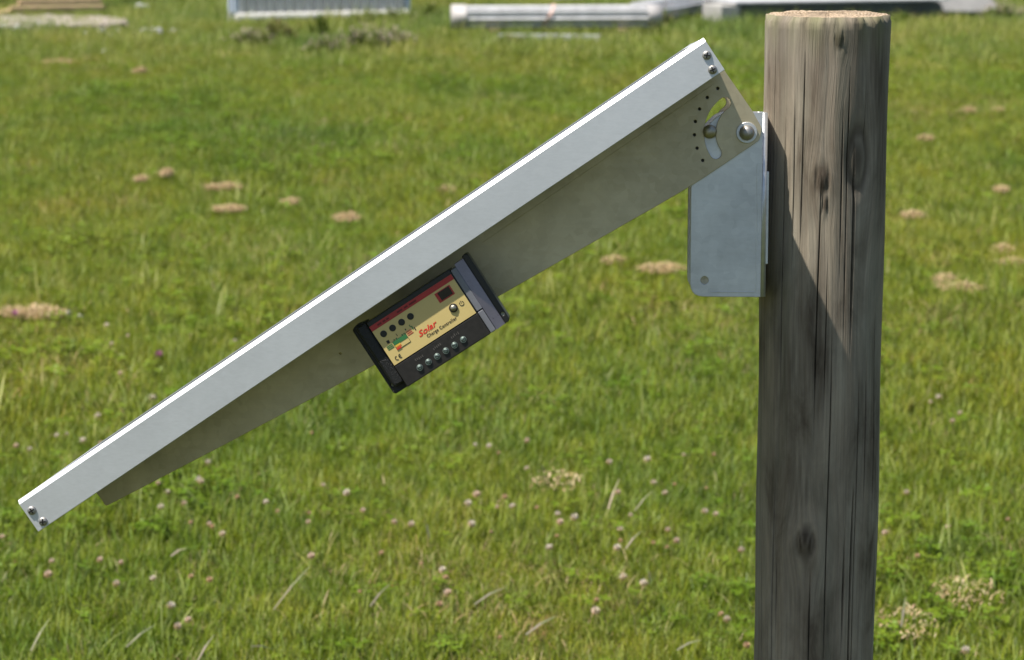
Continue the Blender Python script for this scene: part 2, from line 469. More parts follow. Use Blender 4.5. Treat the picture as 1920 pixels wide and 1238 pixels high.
# angle convention: 0 faces the viewer, positive towards +x
CRACKS = [  # angle deg, top z, bottom z, half width m, depth m
    (-62, 1.255, .95, .0006, .003), (-47, 1.255, .62, .0007, .004), (-36, 1.20, .80, .0006, .003), (-28, 1.24, .90, .0007, .004), (-20, 1.262, 1.03, .0010, .006),
    (-11, 1.21, .55, .0008, .005), (-3, 1.19, .85, .0006, .004), (2, 1.21, .40, .0007, .004), (9, 1.20, 1.0, .0008, .005), (14, 1.22, .70, .0007, .004),
    (20, 1.13, .62, .0016, .009), (31, 1.2, .45, .0008, .006), (42, 1.245, 1.10, .0016, .011), (40, .93, .30, .0010, .008), (52, .98, .5, .0010, .008),
    (66, 1.0, .1, .0014, .010), (-70, 1.1, .3, .0008, .004), (27, .80, .2, .0014, .010), (-30, .85, .2, .0009, .006), (-52, .9, .1, .0009, .005),
    (100, 1.262, .2, .0014, .010), (130, 1.2, .4, .001, .008), (170, 1.262, .1, .0015, .01), (-100, 1.2, .2, .001, .008), (-140, 1.262, .3, .0012, .01)]
def post_point_z(py, yy=POST_Y-POST_R):
    r = ray(1548, py); return CAM_H + r.z*(yy/r.y)
KNOTS = [(-9, post_point_z(338), .006, .012, .0025), (-17, post_point_z(1018), .0085, .0135, .004), (25, post_point_z(300), .011, .028, -.002),
         (-6, post_point_z(385), .003, .006, .002), (3, post_point_z(75), .004, .006, .002)]
STAINS = [(-40, post_point_z(700), .02, .06, .5), (-10, post_point_z(640), .016, .05, .55), (-34, post_point_z(900), .007, .02, .5), (-8, post_point_z(935), .006, .02, .5), (30, post_point_z(780), .014, .06, .4), (4, post_point_z(1150), .01, .03, .5), (-55, post_point_z(130), .006, .07, .5), (-30, post_point_z(330), .016, .045, .5), (22, post_point_z(300), .012, .04, .8), (-22, post_point_z(920), .012, .05, .6), (60, post_point_z(280), .02, .06, .6),
          (-25, post_point_z(1120), .02, .03, .35), (48, post_point_z(140), .02, .05, .55)]
def make_post():
    NA, NZ = 1300, 230
    th = np.linspace(-math.pi, math.pi, NA, endpoint=False)
    zz = np.linspace(-.25, POST_TOP, NZ)
    T, Z = np.meshgrid(th, zz)
    deg = np.degrees(T)
    r = POST_R*(1+.006*np.sin(2*T+1.1)+.004*np.sin(3*T+.4*np.sin(Z*3))+.003*np.sin(7*T+Z*2)+.002*np.sin(19*T+1.5*np.sin(2*Z)))
    r += .0008*np.sin(Z*9+T)+.0006*np.sin(Z*23+2*T)
    # flat facets left by the drawknife
    r -= .0008*np.clip(np.cos(T*9+.8), 0, 1)**3
    cr = np.zeros_like(r); kn = np.zeros_like(r); alg = np.zeros_like(r)
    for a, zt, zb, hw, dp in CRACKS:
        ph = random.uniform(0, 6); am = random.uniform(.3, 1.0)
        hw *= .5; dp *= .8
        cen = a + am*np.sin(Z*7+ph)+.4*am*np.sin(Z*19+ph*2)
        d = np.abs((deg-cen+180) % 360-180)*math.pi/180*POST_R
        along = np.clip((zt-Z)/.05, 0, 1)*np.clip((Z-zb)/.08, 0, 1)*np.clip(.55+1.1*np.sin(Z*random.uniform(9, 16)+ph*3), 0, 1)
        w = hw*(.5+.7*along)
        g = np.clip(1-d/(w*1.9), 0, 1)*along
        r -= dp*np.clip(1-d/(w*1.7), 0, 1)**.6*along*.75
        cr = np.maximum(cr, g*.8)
    for a, zc, ra, rz, hgt in KNOTS:
        da = ((deg-a+180) % 360-180)*math.pi/180*POST_R
        q = np.sqrt((da/ra)**2+((Z-zc)/rz)**2)
        r += hgt*np.exp(-(q/1.5)**2) - .0016*np.exp(-((q-1)/.3)**2)
        kn = np.maximum(kn, np.clip((1.12-q)*5, 0, 1)*(.78+.17*np.sin(q*13)) if hgt > 0 else np.clip(1.25-q, 0, 1)*.7); kn = np.maximum(kn, .7*np.exp(-((q-1)/.35)**2))
    for a, zc, ra, rz, am in STAINS:
        da = ((deg-a+180) % 360-180)*math.pi/180*POST_R
        kn = np.maximum(kn, am*np.exp(-(da/ra)**2-((Z-zc)/rz)**2)*(.6+.4*np.sin(da*900)*np.sin(Z*60+da*200)))
    alg = .75*np.clip((Z-(POST_TOP-.045))/.045, 0, 1)*(.5+.5*np.sin(T*11+2)*np.sin(T*5))
    # slightly chamfered, chipped rim
    r -= .004*np.clip((Z-(POST_TOP-.006))/.006, 0, 1)**2*(1+.6*np.sin(T*13)+.4*np.sin(T*37))
    V = np.stack([r*np.sin(T), -r*np.cos(T), Z], -1).reshape(-1, 3)
    i = np.arange(NA); F = []
    for j in range(NZ-1):
        a = j*NA+i; b = j*NA+(i+1) % NA
        F.append(np.stack([a, b, b+NA, a+NA], 1))
    F = np.concatenate(F)
    # the sawn top: rings to the centre
    base = len(V); rings = []
    rt = r[-1]
    prev = (NZ-1)*NA+i
    Vt = []; Ft = []; off = base
    for fr_ in (.93, .8, .6, .4, .2):
        zt = POST_TOP + .0006*np.sin(th*5+fr_*9) + .0012*(1-fr_)+.0004*rng.standard_normal(NA)
        Vt.append(np.stack([rt*fr_*np.sin(th), -rt*fr_*np.cos(th), zt], 1)); cur = off+i
        Ft.append(np.stack([prev, np.roll(prev, -1), np.roll(cur, -1), cur], 1)); prev = cur; off += NA
    V = np.concatenate([V]+Vt+[np.array([[0, 0, POST_TOP+.0015]])])
    quads = np.concatenate([F]+Ft).tolist(); nside = len(F)
    tris = [(int(prev[k]), int(prev[(k+1) % NA]), off) for k in range(NA)]
    me = bpy.data.meshes.new('wooden_post'); me.from_pydata(V.tolist(), [], quads+tris)
    me.materials.append(wood_mat()); me.materials.append(end_grain_mat())
    mi = np.zeros(len(quads)+len(tris), np.int32); mi[nside:] = 1
    me.polygons.foreach_set('material_index', mi)
    me.polygons.foreach_set('use_smooth', np.ones(len(mi), bool))
    nv = len(V); mark = np.zeros((nv, 4), np.float32); mark[:, 3] = 1
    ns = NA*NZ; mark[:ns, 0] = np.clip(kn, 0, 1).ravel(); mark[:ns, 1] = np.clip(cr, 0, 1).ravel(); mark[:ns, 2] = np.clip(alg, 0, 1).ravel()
    a = me.color_attributes.new('mark', 'FLOAT_COLOR', 'POINT'); a.data.foreach_set('color', mark.ravel())
    un = np.zeros((nv, 3), np.float32); XU = T*POST_R
    for a_, zc, ra, rz, hgt in KNOTS:      # the grain bends round each knot
        da = ((deg-a_+180) % 360-180)*math.pi/180*POST_R
        XU = XU - .85*da*np.exp(-(da/(2.6*ra))**2-((Z-zc)/(3.0*rz))**2)
    un[:ns, 0] = XU.ravel(); un[:ns, 1] = Z.ravel()
    a = me.attributes.new('unroll', 'FLOAT_VECTOR', 'POINT'); a.data.foreach_set('vector', un.ravel())
    me.update()
    o = link('wooden_post', me); o.location = (POST_X, POST_Y, 0)
    tag(o, 'thick round weathered wooden post with cracks and knots', 'post')
make_post()

# ------------------------------------------------------------------ frame of the panel
D_R = 2.281; D_L = 2.281*1.03                # camera depth of the near face's right and left ends
P_TL = CAMV + ray(36, 945.5)*D_L; P_TR = CAMV + ray(1323, 77)*D_R
dvec = (P_TR-P_TL).normalized(); LEN = (P_TR-P_TL).length
npl = ray(36, 945.5).cross(ray(1323, 77)).normalized()
if npl.z < 0: npl = -npl
wv = dvec.cross(npl).normalized()
if wv.y < 0: wv = -wv
wv = (Matrix.Rotation(R(0.45), 3, dvec) @ wv)
if (Matrix.Rotation(R(0.45), 3, dvec) @ npl).dot(CAMV-P_TL) < 0:
    wv = (Matrix.Rotation(R(-0.9), 3, dvec) @ wv)
nv_ = wv.cross(dvec).normalized()
if nv_.z < 0: nv_ = -nv_
PF = Frame(P_TL, dvec, nv_, wv)
WID = 0.34; THK = -PF.at(74, 996, 0)[1]
THK2 = -PF.at(1357, 133, 0)[1]
THK = (THK+THK2)/2
C_ARM = .120; C_FAR = .216; SH = .003
print('panel', LEN, THK, THK2, 'w', wv, 'd', dvec, 'camera above plane', nv_.dot(CAMV-P_TL))
ax = Vector((POST_X, POST_Y, 1.15))-P_TL
print('post c', ax.dot(wv))

def screw(parent, fr, a, b, c, r, mat=None):
    """pan-head cross-slot screw standing on the plane at depth c, facing the viewer (-c)"""
    bm = lathe_bm(fr, a, b, [(0, c-.0022), (r*.5, c-.0021), (r*.8, c-.0017), (r*.96, c-.0009), (r, c+.0002)], 24)
    o = link('screw', from_bm(bm), mat or M_STEEL, parent, True)
    t = random.uniform(0, 1.5); bm = bmesh.new()
    for q in (t, t+math.pi/2):
        f2 = Frame(fr.p(a, b, 0), fr.a*math.cos(q)+fr.b*math.sin(q), fr.b*math.cos(q)-fr.a*math.sin(q), fr.c)
        box_bm(f2, -r*.66, r*.66, -r*.14, r*.14, c-.00235-.0001*(q > t), c-.0012, bm=bm)
    link('slot', from_bm(bm), M_SLOT_SHADE, o)  # raised dark bars painted as the shaded cross slot
    return o

def make_panel():
    root = empty('solar_panel', PF.p(LEN/2, -THK, WID/2), 'tilted solar panel seen edge-on with bright aluminium frame and corner screws', 'solar panel')
    wall = .0018
    def rail(c0, c1, cin, a0, a1):
        # outer wall, top lip and bottom flange of an extruded frame rail
        bm = bmesh.new()
        box_bm(PF, a0, a1, -THK, 0, c0, c1, .0005, 2, bm)
        return bm
    # long rails: box section with a lip that holds the glass
    for k, (c0, c1) in enumerate(((0, .012), (WID-.012, WID))):
        sec = [(0, -THK+.0005), (0, -.0004), (.0003, 0), (.0013, .0014), (.0024, .0017), (.0024, .0020), (.0037, .0034), (.0046, .0036), (.012, .0036), (.012, -THK), (.0005, -THK)]
        sec = [(q if k == 0 else WID-q, b) for q, b in sec]
        bm = bmesh.new(); e0 = [bm.verts.new(PF.p(0, b, q)) for q, b in sec]; e1 = [bm.verts.new(PF.p(LEN, b, q)) for q, b in sec]
        for i in range(len(sec)): j = (i+1) % len(sec); bm.faces.new((e0[i], e0[j], e1[j], e1[i]))
        bm.faces.new(e0[::-1]); bm.faces.new(e1); bmesh.ops.recalc_face_normals(bm, faces=bm.faces)
        lo, hi = (c1-.001, c1+.016) if k == 0 else (c0-.016, c0+.001)
        box_bm(PF, .013, LEN-.013, -THK+.0003, -THK+.0022, lo, hi, 0, 1, bm)
        link('frame_rail', from_bm(bm), M_ANOD, root)
    for a0, a1 in ((.0002, .012), (LEN-.012, LEN-.0002)):
        link('frame_rail', from_bm(box_bm(PF, a0, a1, -THK+.0004, .0034, .0122, WID-.0122, .0006, 2)), M_ANOD, root)
    lam = box('laminate', PF, (.0122, LEN-.0122, -.0024, .0024, .0122, WID-.0122), M_GLASS, root, 0)
    ca, cc = (LEN-.05)/9, (WID-.05)/4
    me0 = None
    for i in range(9):
        for j in range(4):
            a0, c0 = .025+i*ca, .025+j*cc
            link('cell', from_bm(box_bm(PF, a0+.001, a0+ca-.001, .0024, .0027, c0+.001, c0+cc-.001)), M_CELL, lam)
    box('backsheet', PF, (.0123, LEN-.0123, -.0037, -.0025, .0123, WID-.0123), M_BACK, root, 0)
    rs = 8.7*2.29/F_PX
    for px, py in ((59.9, 957.4), (81, 978), (1325.4, 104), (1336.0, 131)):
        a, b = PF.at(px, py, 0); b = max(b, -THK+rs*.9)
        screw(root, PF, a, b, -.0002, rs)
    return root
make_panel()

# ------------------------------------------------------------------ tapered arm under the panel
def slot_loop(ctr, rad, hw, t0, t1, n=14):
    a, b = ctr; out = []
    for k in range(n+1):
        t = t0+(t1-t0)*k/n; out.append((a+(rad+hw)*math.cos(t), b+(rad+hw)*math.sin(t)))
    for k in range(1, 6):
        q = k/6*math.pi; e = Vector((math.cos(t1), math.sin(t1))); f = Vector((-math.sin(t1), math.cos(t1)))
        p = Vector((a, b))+e*rad+(e*math.cos(q)+f*math.sin(q))*hw; out.append(tuple(p))
    for k in range(n+1):
        t = t1+(t0-t1)*k/n; out.append((a+(rad-hw)*math.cos(t), b+(rad-hw)*math.sin(t)))
    for k in range(1, 6):
        q = k/6*math.pi; e = Vector((math.cos(t0), math.sin(t0))); f = Vector((-math.sin(t0), math.cos(t0)))
        p = Vector((a, b))+e*rad+(-e*math.cos(q)-f*math.sin(q))*hw; out.append(tuple(p))
    return out
PIV = PF.at(1400, 249, C_ARM)
def angle_to(px, py):
    a, b = PF.at(px, py, C_ARM); return math.atan2(b-PIV[1], a-PIV[0])
def make_arm():
    root = empty('tilt_arm', PF.p(LEN*.6, -THK-.02, (C_ARM+C_FAR)/2), 'long tapered aluminium tilt arm with curved slot under the panel', 'mounting arm')
    A = lambda px, py: PF.at(px, py, C_ARM)
    a_end = A(1357, 134)
    top = -THK-.0006
    lower = [A(198, 950), A(420, 834.5), A(680, 697), A(940, 553), A(1297, 349), A(1424, 263), A(1429, 241), A(1410, 207)]
    a0 = A(183, 929)[0]
    outline = [(a0, top)] + [(a0+.001, lower[0][1]+.008)] + lower + [(a_end[0]+.001, top)]
    outline = rounded(outline, [0, .004, .003, 0, 0, 0, .03, .003, .003, 0, .001], 4)
    t1, t0 = angle_to(1357, 190), angle_to(1342, 288)
    if t1 < 0: t1 += 2*math.pi
    if t0 < 0: t0 += 2*math.pi
    rad = (Vector(A(1331, 247))-Vector(PIV)).length; hw = 11*2.4/F_PX
    holes = [slot_loop(PIV, rad, hw, t1, t0), ]
    dots = [(1345.6, 166), (1326, 183), (1311.6, 204.5), (1303.7, 228), (1302, 253), (1307, 278), (1317.5, 301)]
    rd = 3.0*2.4/F_PX
    small = [circle(*A(*d), rd, 12) for d in dots] + [circle(*A(638, 663), rd*.6, 10)]
    for c0 in (C_ARM, C_FAR-SH):
        pl = link('side_plate', poly_mesh(PF, [outline]+holes+(small if c0 == C_ARM else []), c0, c0+SH), M_ARM, root)
        if c0 == C_ARM:
            for d in dots:
                a, b = A(*d)
                link('punched_hole', from_bm(lathe_bm(PF, a, b, [(0, c0+.0018), (rd*1.05, c0+.0016), (rd*1.05, c0+.0028)], 12)), M_HOLE, pl)
    # top flange that carries the panel and a folded stop at the low end
    box('top_flange', PF, (a0+.012, a_end[0]-.012, top-.0034, top-.0002, C_ARM+SH, C_FAR-SH), M_ARM, root, 0)
    lo = lower[0]
    box('end_fold', PF, (a0+.0012, a0+.0040, lo[1]+.004, top-.004, C_ARM+SH, C_FAR-SH), M_ANOD, root, 0)
    l0, l1 = A(905, 455), A(1338, 158)
    e = Vector((l1[0]-l0[0], l1[1]-l0[1])); ln = e.length; e.normalize()
    f2 = Frame(PF.p(*l0, 0), PF.a*e.x+PF.b*e.y, PF.b*e.x-PF.a*e.y, PF.c)
    box('pressed_line', f2, (0, ln, -.0004, .0004, C_ARM-.0003, C_ARM+.001), M_ARM, root, .0002)
    # pivot bolt with washer, clamp bolt in the slot
    s = 2.4/F_PX
    w = link('washer', from_bm(lathe_bm(PF, *PIV, [(0, C_ARM-.0024), (19*s, C_ARM-.0024), (20*s, C_ARM-.0018), (20*s, C_ARM+.0002)], 28)), M_BRK, root, False)
    bm = lathe_bm(PF, *PIV, [(0, C_ARM-.0105), (6*s, C_ARM-.0103), (11*s, C_ARM-.0088), (14*s, C_ARM-.006), (14.5*s, C_ARM-.0022)], 24)
    link('pivot_bolt', from_bm(bm), M_STEEL, root, True)
    q = A(1331, 247)
    bm = lathe_bm(PF, *q, [(0, C_ARM-.0062), (8*s, C_ARM-.0060), (12.6*s, C_ARM-.0040), (13.4*s, C_ARM+.0004), (9*s, C_ARM+.0006), (9*s, C_ARM+.012)], 24)
    link('clamp_bolt', from_bm(bm), M_DULL, root, True)
    return root
make_arm()

# ------------------------------------------------------------------ bracket on the post
uvec = (Vector((0, 0, 1))-wv*wv.z).normalized(); tvec = wv.cross(uvec).normalized()
if tvec.x < 0: tvec = -tvec
BO = PF.p(*PIV, 0)
BF = Frame(BO, tvec, uvec, wv)
def make_bracket():
    c0 = C_ARM+SH+.0006; c1 = c0+.003; f1 = C_FAR-SH-.0006
    B = lambda px, py: BF.at(px, py, c0)
    right = B(1438, 400)[0]; left = B(1294.5, 450)[0]; bot = B(1360, 557)[1]; top = B(1420, 211)[1]
    print('bracket right', BF.p(right, 0, 0).x, 'post left', POST_X-POST_R)
    root = empty('post_bracket', BF.p(right, bot, (c0+f1)/2), 'grey aluminium channel bracket fixed to the left side of the post', 'bracket')
    s = 2.42/F_PX; br = .005
    hole = B(1321, 526)
    outl = [(left, bot), (right-br, bot), (right-br, top), (left+.028, top), (left, top-.03)]
    for k, (q0, q1) in enumerate(((c0, c1), (f1-.003, f1))):
        holes = [circle(*hole, 7.5*s, 20)] if k == 0 else []
        me = poly_mesh(BF, [rounded(outl, [.014, 0, 0, .01, .012], 5)]+holes, q0, q1, .0005)
        web = link('web', me, M_BRK, root)
        if k == 0:
            link('hole_plug', from_bm(lathe_bm(BF, *hole, [(0, c0+.0016), (7.6*s, c0+.0014), (7.6*s, c1)], 20)), M_DULL, web)
            # pressed line along the free edges
            for nm, d in (('pressed_rib', (right-br-.0055, right-br-.0042, bot+.006, top-.05)), ('pressed_rib', (left+.02, right-br-.006, bot+.0042, bot+.0055))):
                box(nm, BF, (*d, c0-.00035, c0+.001), M_BRK, web, .0003)
    # bend and base plate against the post
    bm = bmesh.new(); prof = []
    for k in range(7):
        q = k/6*math.pi/2; prof.append((right-br+br*math.sin(q), c0+br-br*math.cos(q)))
    for k in range(7):
        q = math.pi/2*(1-k/6); prof.append((right-br+br*math.sin(q), f1-br+br*math.cos(q)))
    inner = []
    for (x, c) in prof:
        pass
    ir = br-.003
    for k in range(7):
        q = k/6*math.pi/2; inner.append((right-br+ir*math.sin(q), c0+br-ir*math.cos(q)))
    for k in range(7):
        q = math.pi/2*(1-k/6); inner.append((right-br+ir*math.sin(q), f1-br+ir*math.cos(q)))
    loop = prof+inner[::-1]
    lo = [bm.verts.new(BF.p(x, bot+.0003, c)) for x, c in loop]; hi = [bm.verts.new(BF.p(x, top-.0003, c)) for x, c in loop]
    n = len(loop)
    for k in range(n): bm.faces.new((lo[k], lo[(k+1) % n], hi[(k+1) % n], hi[k]))
    h = len(prof)
    for L in (lo, hi):
        for k in range(h-1): bm.faces.new((L[k], L[k+1], L[n-2-k], L[n-1-k]))
    bmesh.ops.recalc_face_normals(bm, faces=bm.faces)
    bp = link('base_plate', from_bm(bm), M_BRK, root, True)
    # long strip standing proud along the bend
    for y0, y1 in ((322, 496),):
        b1 = B(1440, y0)[1]; b0 = B(1440, y1)[1]
        box('edge_strip', BF, (right-.001, right+.0018, b0, b1, c0+.003, c0+.012), M_BRK, bp, .0006)
    for bb in (bot+.03, top-.05):      # coach screws into the post
        f2 = Frame(BF.p(right-.003, bb, (c0+f1)/2), BF.c, BF.b, BF.a)
        link('coach_screw', from_bm(lathe_bm(f2, 0, 0, [(0, -.007), (.0065, -.007), (.0075, -.0055), (.0075, 0)], 6)), M_DULL, root)
make_bracket()

# ------------------------------------------------------------------ charge controller
def make_controller():
    C0 = .0108                              # face of the controller behind the outer face of the frame
    S = 2.325/F_PX                         # metres per photo pixel here
    a, b = PF.at(738, 743, C0); a2, b2 = PF.at(957, 602, C0)
    e = Vector((a2-a, b2-b)).normalized()
    ea = (PF.a*e.x+PF.b*e.y).normalized(); eb = (PF.b*e.x-PF.a*e.y).normalized()
    CF = Frame(PF.p(a, b, C0), ea, eb, PF.c)
    root = empty('charge_controller', CF.p(130*S, 0, .04), 'small black solar charge controller with cream label and terminal screws', 'controller')
    def bx(name, u0, u1, v0, v1, c0, c1, mat, par=root, bev=.0008): return box(name, CF, (u0*S, u1*S, v0*S, v1*S, c0, c1), mat, par, bev)
    # casting: side flanges and body
    back = .034
    out = rounded([(0, 4), (4, 0), (32, 0), (32, 146), (10, 150), (0, 146)], [2, 2, 0, 0, 3, 4], 3)
    fl = link('left_flange', poly_mesh(CF, [[(u*S, v*S) for u, v in out], circle(3.9*S*2.0, 18*S, 4.2*S, 14)], .010, back, .0006), M_CAST, root)
    box('flange_ridge', CF, (9*S, 31.6*S, 12*S, 145*S, .0022, .0102), M_CAST, fl, .0022)
    out = rounded([(250, 0), (258, 0), (262, 5), (262, 148), (257, 152), (250, 150)], [0, 2, 2, 4, 3, 0], 3)
    fr = link('right_flange', poly_mesh(CF, [[(u*S, v*S) for u, v in out], circle(256.3*S, 18*S, 3.6*S, 14)], .010, back, .0006), M_BLACK, root)
    for u, par in ((7.8, fl), (256.3, fr)):
        link('screw_hole', from_bm(lathe_bm(CF, u*S, 18*S, [(0, .0125), (3.8*S, .0118), (3.8*S, .0132)], 14)), M_BRASS, par)
    bx('body', 32, 219, 46.5, 143, .0008, back, M_BLACK)
    bx('terminal_cover', 31.5, 218.5, 0, 46, .0004, back, M_TERM)
    bx('mounting_block', 60, 210, 20, 120, back+.0002, C_ARM-C0-.0004, M_BLACK)
    # grey strip, heat sink
    bx('grey_strip', 219.5, 232, 48.2, 140, 0, back-.001, M_GREYPL)
    bx('grey_strip', 219.5, 231, .5, 46.8, 0, back-.001, M_GREYPL)
    bm = bmesh.new()
    f = [(232.2, .0002), (250.2, .0085), (250.2, back-.002), (232.2, back-.002)]
    lo = [bm.verts.new(CF.p(u*S, .3*S, c)) for u, c in f]; hi = [bm.verts.new(CF.p(u*S, 146*S, c)) for u, c in f]
    for k in range(4): bm.faces.new((lo[k], lo[(k+1) % 4], hi[(k+1) % 4], hi[k]))
    bm.faces.new(lo[::-1]); bm.faces.new(hi); bmesh.ops.recalc_face_normals(bm, faces=bm.faces)
    link('heat_sink', from_bm(bm), M_HEAT, root)
    # label with its print
    lab = bx('label', 33, 216.8, 47.6, 134, .0001, .0009, M_LABEL, root, 0)
    def pr(name, u0, u1, v0, v1, mat, lift=1, par=lab): return bx(name, u0, u1, v0, v1, .0001-.00022*lift, .00008-.00022*(lift-1)-.00002*lift, mat, par, 0)
    pr('red_band', 33, 216.8, 123.5, 134, M_RED)
    for u0, u1 in ((48, 57), (60, 66), (68, 74), (92, 104), (108, 116), (119, 135)):
        pr('band_print', u0, u1, 127, 130.5, plainred, 2)
    wn_ = pr('display_surround', 170, 203.5, 99.5, 119.5, M_RED)
    bx('display', 176, 200.5, 102, 118, -.0006, -.0002, M_LENS, wn_, .0001)
    for u in (48.9, 69.2, 89.4, 109.4):
        link('indicator', from_bm(lathe_bm(CF, u*S, 108.9*S, [(0, -.0004), (5.8*S, -.0004), (6.4*S, -.0002), (6.5*S, .0001)], 20)), M_LED, root)
    bt = link('button', from_bm(lathe_bm(CF, 186.1*S, 78.5*S, [(8.4*S, .0001), (8.4*S, -.0010), (6.6*S, -.0012), (6.4*S, -.0004)], 24)), M_INK, root)
    link('button_cap', from_bm(lathe_bm(CF, 186.1*S, 78.5*S, [(0, -.0022), (4*S, -.0019), (6.2*S, -.0010), (6.2*S, 0)], 24)), M_DULL, bt, True)
    # power mark: open ring and stroke
    ring = [(203.8+4.6*math.cos(t), 77.3+4.6*math.sin(t)) for t in np.linspace(R(120), R(420), 20)] + [(203.8+3.6*math.cos(t), 77.3+3.6*math.sin(t)) for t in np.linspace(R(420), R(120), 20)]
    link('power_mark', poly_mesh(CF, [[(u*S, v*S) for u, v in ring]], -.00018, .00005, .00001), M_INK, lab)
    pr('power_mark', 203.3, 204.4, 77.5, 83, M_INK)
    # lettering
    def tx(s, size, u, v, mat, shear=0, bold=0, rot=0, space=1.0, width=None):
        me = text_mesh(Frame((0, 0, 0), Vector((1, 0, 0)), Vector((0, 1, 0)), Vector((0, 0, 1))), s, size*S, 0, 0, 0, shear, bold*S, 0, space)
        xs = [v_.co.x for v_ in me.vertices]; k = (width*S/(max(xs)-min(xs))) if width else 1
        me.transform(CF.mat() @ Matrix.Translation((u*S, v*S, -.00014)) @ Matrix.Rotation(rot, 4, 'Z') @ Matrix.Scale(k, 4, (1, 0, 0)) @ Matrix.Translation((-min(xs), 0, 0)))
        return link('lettering', me, mat, lab)
    tx('Solar', 15.5, 103, 66.5, M_SRED, .4, .3, R(2), 1.02, 42)
    tx('Charge Controller', 8.6, 115, 57.5, M_INK, 0, .22, 0, 1.1, 66)
    # conformity mark
    for cu, ee in ((45.3, 0), (53.2, 1)):
        arc = [(cu+4.2*math.cos(t), 57+4.2*math.sin(t)) for t in np.linspace(R(75), R(285), 16)] + [(cu+2.9*math.cos(t), 57+2.9*math.sin(t)) for t in np.linspace(R(285), R(75), 16)]
        link('conformity_mark', poly_mesh(CF, [[(u*S, v*S) for u, v in arc]], -.00018, .00005, .00001), M_INK, lab)
        if ee: pr('conformity_mark', cu-3.6, cu+.6, 56.4, 57.6, M_INK)
    # battery diagram
    pr('battery_outline', 53.8, 84.4, 68.8, 87.2, M_INK)
    pr('battery_ground', 54.6, 83.6, 69.6, 86.4, M_LABEL, 2)
    pr('battery_green', 54.6, 83.6, 78.5, 86.4, M_GREEN, 3)
    pr('battery_yellow', 54.6, 66, 75.2, 78.2, M_YEL, 3); pr('battery_orange', 54.6, 66, 72.6, 74.6, M_ORA, 3); pr('battery_red', 54.0, 64, 69.2, 71.6, M_SRED, 3)
    for u in (58, 63, 76, 80.5): pr('battery_terminal', u, u+2.6, 87.3, 89.6, M_GREEN)
    pr('arrow_mark', 68, 69.2, 91, 96.5, M_INK)
    for i, v in enumerate((77, 80.2, 83.4)): pr('text_line', 39.5, 52.5, v, v+1.5, M_GREEN)
    pr('symbol', 45, 50.5, 88.5, 94.5, M_INK)
    for i, v in enumerate((80.5, 84, 87.5)): pr('text_line', 86, 98-i, v, v+1.4, M_RED)
    pr('symbol', 87, 89, 91.5, 95, M_INK); pr('symbol', 100, 102, 86, 93, M_GREEN); pr('symbol', 103, 105, 82, 88, M_INK); pr('symbol', 98, 99.5, 92, 97, M_GREEN)
    # terminal screws
    for k in range(6):
        u = 71.4+k*19.56; v = 18.5
        rg = link('terminal_screw', from_bm(lathe_bm(CF, u*S, v*S, [(6.0*S, .0006), (6.0*S, -.0006), (5.2*S, -.0009), (4.8*S, .0000)], 20)), M_ZINC, root, True)
        link('screw_head', from_bm(lathe_bm(CF, u*S, (v+.6)*S, [(0, -.0013), (3.0*S, -.0012), (3.9*S, -.0009), (4.1*S, .0002)], 20)), M_ZINC, rg)
        q = random.uniform(-.6, .6)
        f2 = Frame(CF.p(u*S, (v+.6)*S, 0), CF.a*math.cos(q)+CF.b*math.sin(q), CF.b*math.cos(q)-CF.a*math.sin(q), CF.c)
        link('slot', from_bm(box_bm(f2, -3.6*S, 3.6*S, -.7*S, .7*S, -.00145, -.0005)), M_SLOT_SHADE, rg)  # dark bar on the head, slot shade given as colour
    tc = [c for c in root.children if c.name.startswith('terminal_cover')][0]
    for uc in (80, 120, 160):              # moulded polarity marks above each pair of screws
        for k in range(5):
            u = uc-8+k*3.8
            pr('moulded_mark', u, u+1.3, 31+random.uniform(0, 2), 35+random.uniform(0, 3), M_GREYINK, 0.6, tc)
plainred = plain('dark_red_print', (.16, .012, .012), .5)
make_controller()

# ------------------------------------------------------------------ clover flowers
def flower_mesh(white, brown, n=46, rad=.0085):
    s = Soup()
    for k in range(n):
        z = 1-2*(k+.5)/n; t = k*2.39996; q = math.sqrt(1-z*z)
        d = Vector((q*math.cos(t), q*math.sin(t), z))
        if z < -.75: continue
        u = d.cross(Vector((0, 0, 1))); u = u.normalized() if u.length > .01 else Vector((1, 0, 0)); v = d.cross(u)
        lift = Vector((0, 0, .45))
        tip = (d+lift).normalized()
        col = jit(white if z > -.15 else brown, .12)
        c = d*rad*.35; L = rad*random.uniform(.75, 1.0)
        s.face([c-u*.0010, c+tip*L*.6-u*.0019+v*.0006, c+tip*L, c+tip*L*.6+u*.0019+v*.0006, c+u*.0010], col)
    me_v = s
    s.blade((0, 0, -.055), random.uniform(0, 6), .055, .06, .0016, jit((.14, .18, .06)), 2)
    return s.mesh('clover_flower', M_WEED)
WH, BR = (.66, .56, .45), (.48, .33, .20)
FL = [flower_mesh(WH, BR), flower_mesh((.66, .51, .42), (.50, .31, .20)), flower_mesh((.56, .40, .26), (.46, .28, .15), 40, .0070), flower_mesh((.68, .60, .52), (.50, .34, .24), 50, .0095)]
FPUR = flower_mesh((.52, .20, .38), (.35, .14, .20), 56, .011)
